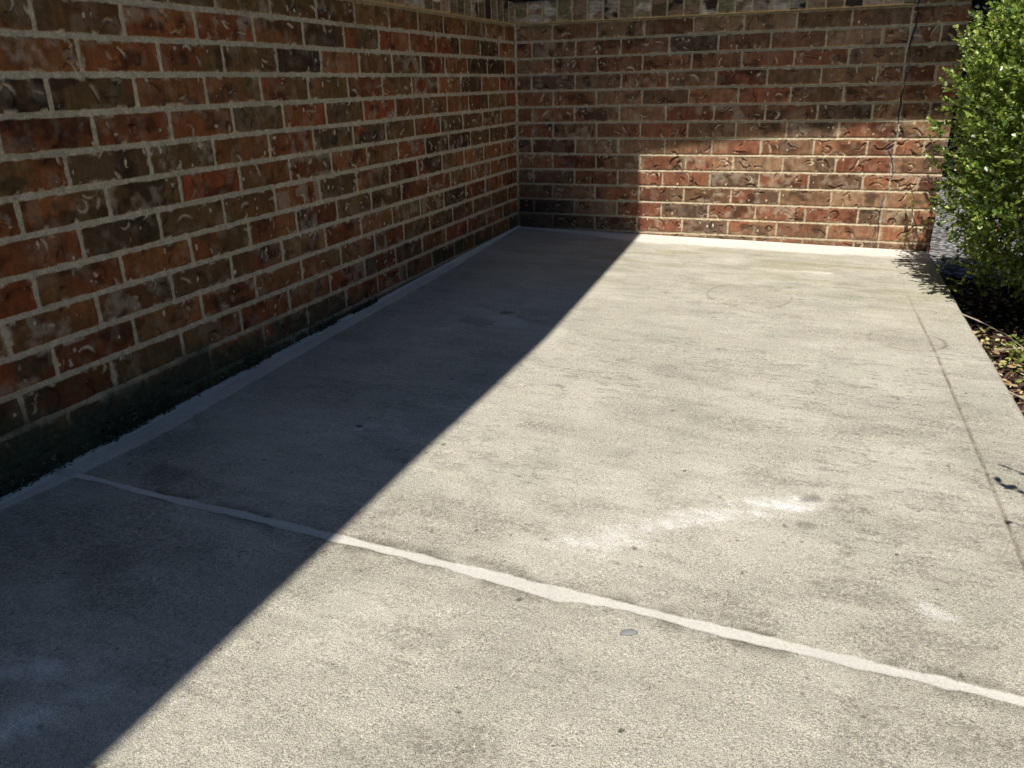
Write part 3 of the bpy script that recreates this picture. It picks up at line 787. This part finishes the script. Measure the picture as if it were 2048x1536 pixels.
mu = link('mulch', litter('mulch', 22000, (1.80, 3.2, -4.2, -.03), (.012, .05), [(92, 62, 52), (70, 46, 40), (120, 88, 74), (58, 40, 36), (138, 104, 84), (96, 56, 48)], 51, .32, lambda x, y: np.interp(x, [1.8, 2.4, 3.2], [1, 1, .35]), .016, .45), M_DRYLEAF)
tag(mu, 'dark shredded bark mulch beside the patio edge', 'mulch', kind='stuff')
fl = link('fallen_leaves', litter('fallen_leaves', 9000, (1.80, 2.6, -3.2, -.05), (.012, .026), [(220, 200, 150), (196, 168, 122), (226, 214, 176), (166, 132, 92), (200, 192, 128)], 52, .85,
        lambda x, y: np.interp(-y, [0, .6, .9, 1.2, 1.5, 3], [.25, .35, .9, .8, .9, .4])*np.interp(x, [1.8, 2.0, 2.3], [1, .8, .35]), .024, .5), M_DRYLEAF)
tag(fl, 'pale dry bush leaves lying on the mulch', 'leaves', kind='stuff')
gl = link('green_clippings', litter('green_clippings', 1500, (1.82, 2.2, -1.5, -.8), (.016, .034), [(150, 164, 66), (126, 148, 60), (176, 180, 104), (100, 124, 50)], 53, .62,
        lambda x, y: np.exp(-((y+1.13)/.17)**2-((x-1.96)/.10)**2), .040, .55), M_LEAF)
tag(gl, 'yellow green leaf clippings heaped against the patio edge', 'clippings', kind='stuff')
rngm = np.random.RandomState(61); nm = 5200
ym = -rngm.uniform(1.35, 2.95, nm); hm = np.abs(rngm.normal(0, 1, nm))*(.006+.022*smooth(-1.3, -2.4, ym)); om = np.abs(rngm.normal(0, .0035, nm))+.001
km = rngm.rand(nm) < smooth(.35, .6, fbm(ym*9, ym*0, 62, 3))+.25*smooth(-1.5, -2.4, ym); ym, hm, om = ym[km], hm[km], om[km]; nm = len(ym)
mo_ = link('moss', leaves_mesh('moss', np.stack([om, ym, slabz(om, ym)+hm+.001], -1), rngm.normal(size=(nm, 3))+np.array([.8, 0, .3]), rngm.normal(size=(nm, 3)), rngm.uniform(.004, .012, nm),
    np.array([lin(*[(56, 64, 42), (44, 50, 38), (78, 80, 60)][i]) for i in rngm.randint(0, 3, nm)]), .8), M_DRYLEAF)
tag(mo_, 'dark green moss and dirt clinging to the foot of the left wall', 'moss', kind='stuff')
hedge = empty('hedge', (3.6, 3.3, GZ)); tag(hedge, 'dark dense hedge beyond the gravel path, with an unseen side run added to block low sky', 'hedge')
rngh = np.random.RandomState(71)
def hedge_run(a, b2, hh, nh, thick=.35):
    A = np.array(a); B = np.array(b2); t = rngh.rand(nh)
    nx, ny = (A-B)[1], (B-A)[0]; L = math.hypot(nx, ny); nx, ny = nx/L, ny/L
    z = rngh.rand(nh)*hh; o = -np.abs(rngh.normal(0, .13, nh))*1.0+thick*(.5+(fbm(t*L*2, z*2, 72, 3)-.5)*1.2)
    return np.stack([A[0]+(B-A)[0]*t+nx*o, A[1]+(B-A)[1]*t+ny*o, z], -1), np.array([nx, ny, .3])
hp = []; hd = []
for a, b2, hh, nh in [((-2.2, .5), (2.6, .5), 2.6, 42000), ((2.9, .7), (2.9, -11.0), 3.0, 52000)]:  # second run, unseen on the right, is added to block low sky light
    p_, n_ = hedge_run(a, b2, hh, nh); 
    if a[0] < 0: p_[:, 1] = .5-(p_[:, 1]-.5) if p_[:, 1].mean() > .5 else p_[:, 1]
    else: p_[:, 0] = np.where(p_[:, 0] > 2.9, 5.8-p_[:, 0], p_[:, 0])
    hp.append(p_); hd.append(np.broadcast_to(np.array([0, -1, .3]) if a[0] < 0 else np.array([-1, 0, .3]), p_.shape))
hp = np.concatenate(hp); hd = np.concatenate(hd); nh = len(hp)
hedge_f = leaves_mesh('foliage', hp, rngh.normal(size=(nh, 3))+hd*.5, rngh.normal(size=(nh, 3))*.5+hd*.6+np.array([0, 0, .5]), rngh.uniform(.035, .075, nh), lin(38, 50, 28)*rngh.uniform(.4, 1.2, (nh, 1)), 1.0)
link('foliage', hedge_f, M_DRYLEAF, hedge)
boxmesh('sky_block_core', [(-2.1, 2.5, .62, .8, 0, 2.35), (2.98, 3.2, -11, .6, 0, 2.75)], M_BARK, hedge)  # solid slabs added inside the hedge to stop sky light
def twig(pts, r, label):
    base = Vector(pts[0]); o = tubes('twig', [([tuple(Vector(p)-base) for p in path], r0, r0*.5, 6) for path, r0 in [(pts, r)]], M_TWIG)
    o.location = base; tag(o, label, 'twig'); return o
tz = GZ+.03
twig([(1.775, -.905, -.043), (1.82, -.925, -.055), (1.88, -.99, -.072), (1.93, -1.07, tz), (2.02, -1.10, tz+.004), (2.14, -1.10, tz), (2.28, -1.15, tz-.008)], .0026, 'long pale twig arching over the patio edge onto the mulch')
twig([(1.835, -1.12, tz+.01), (1.87, -1.11, tz+.014), (1.93, -1.075, tz+.012)], .0022, 'short pale twig lying against the long arching twig')
twig([(1.80, -1.50, -.068), (1.86, -1.53, tz+.008), (1.93, -1.54, tz), (2.02, -1.52, tz)], .0024, 'curved pale twig nearest the camera at the slab edge')

# ------------------------------------------------------------------ small things on the slab
def pebble(x, y, r, label, seed, mat=M_PEBBLE, flat=.28, cat='pebble', name='pebble'):
    import bmesh
    bm = bmesh.new(); bmesh.ops.create_icosphere(bm, subdivisions=3, radius=1)
    rr = random.Random(seed); ph = rr.uniform(0, 6)
    for v in bm.verts:
        a = math.atan2(v.co.y, v.co.x); k = 1+.18*math.sin(2*a+ph)+.08*math.sin(5*a+ph*2)
        v.co.x *= r*k; v.co.y *= r*.72*k; v.co.z *= r*flat
    me = bpy.data.meshes.new(name); bm.to_mesh(me); bm.free()
    for p in me.polygons: p.use_smooth = True
    o = link(name, me, mat); o.location = (x, y, slabz(x, y)+r*flat*.15); o.rotation_euler[2] = rr.uniform(-.4, .4)
    tag(o, label, cat); return o
pebble(1.146, -2.662, .0105, 'smooth blue grey pebble set in the slab near the pale joint', 1)
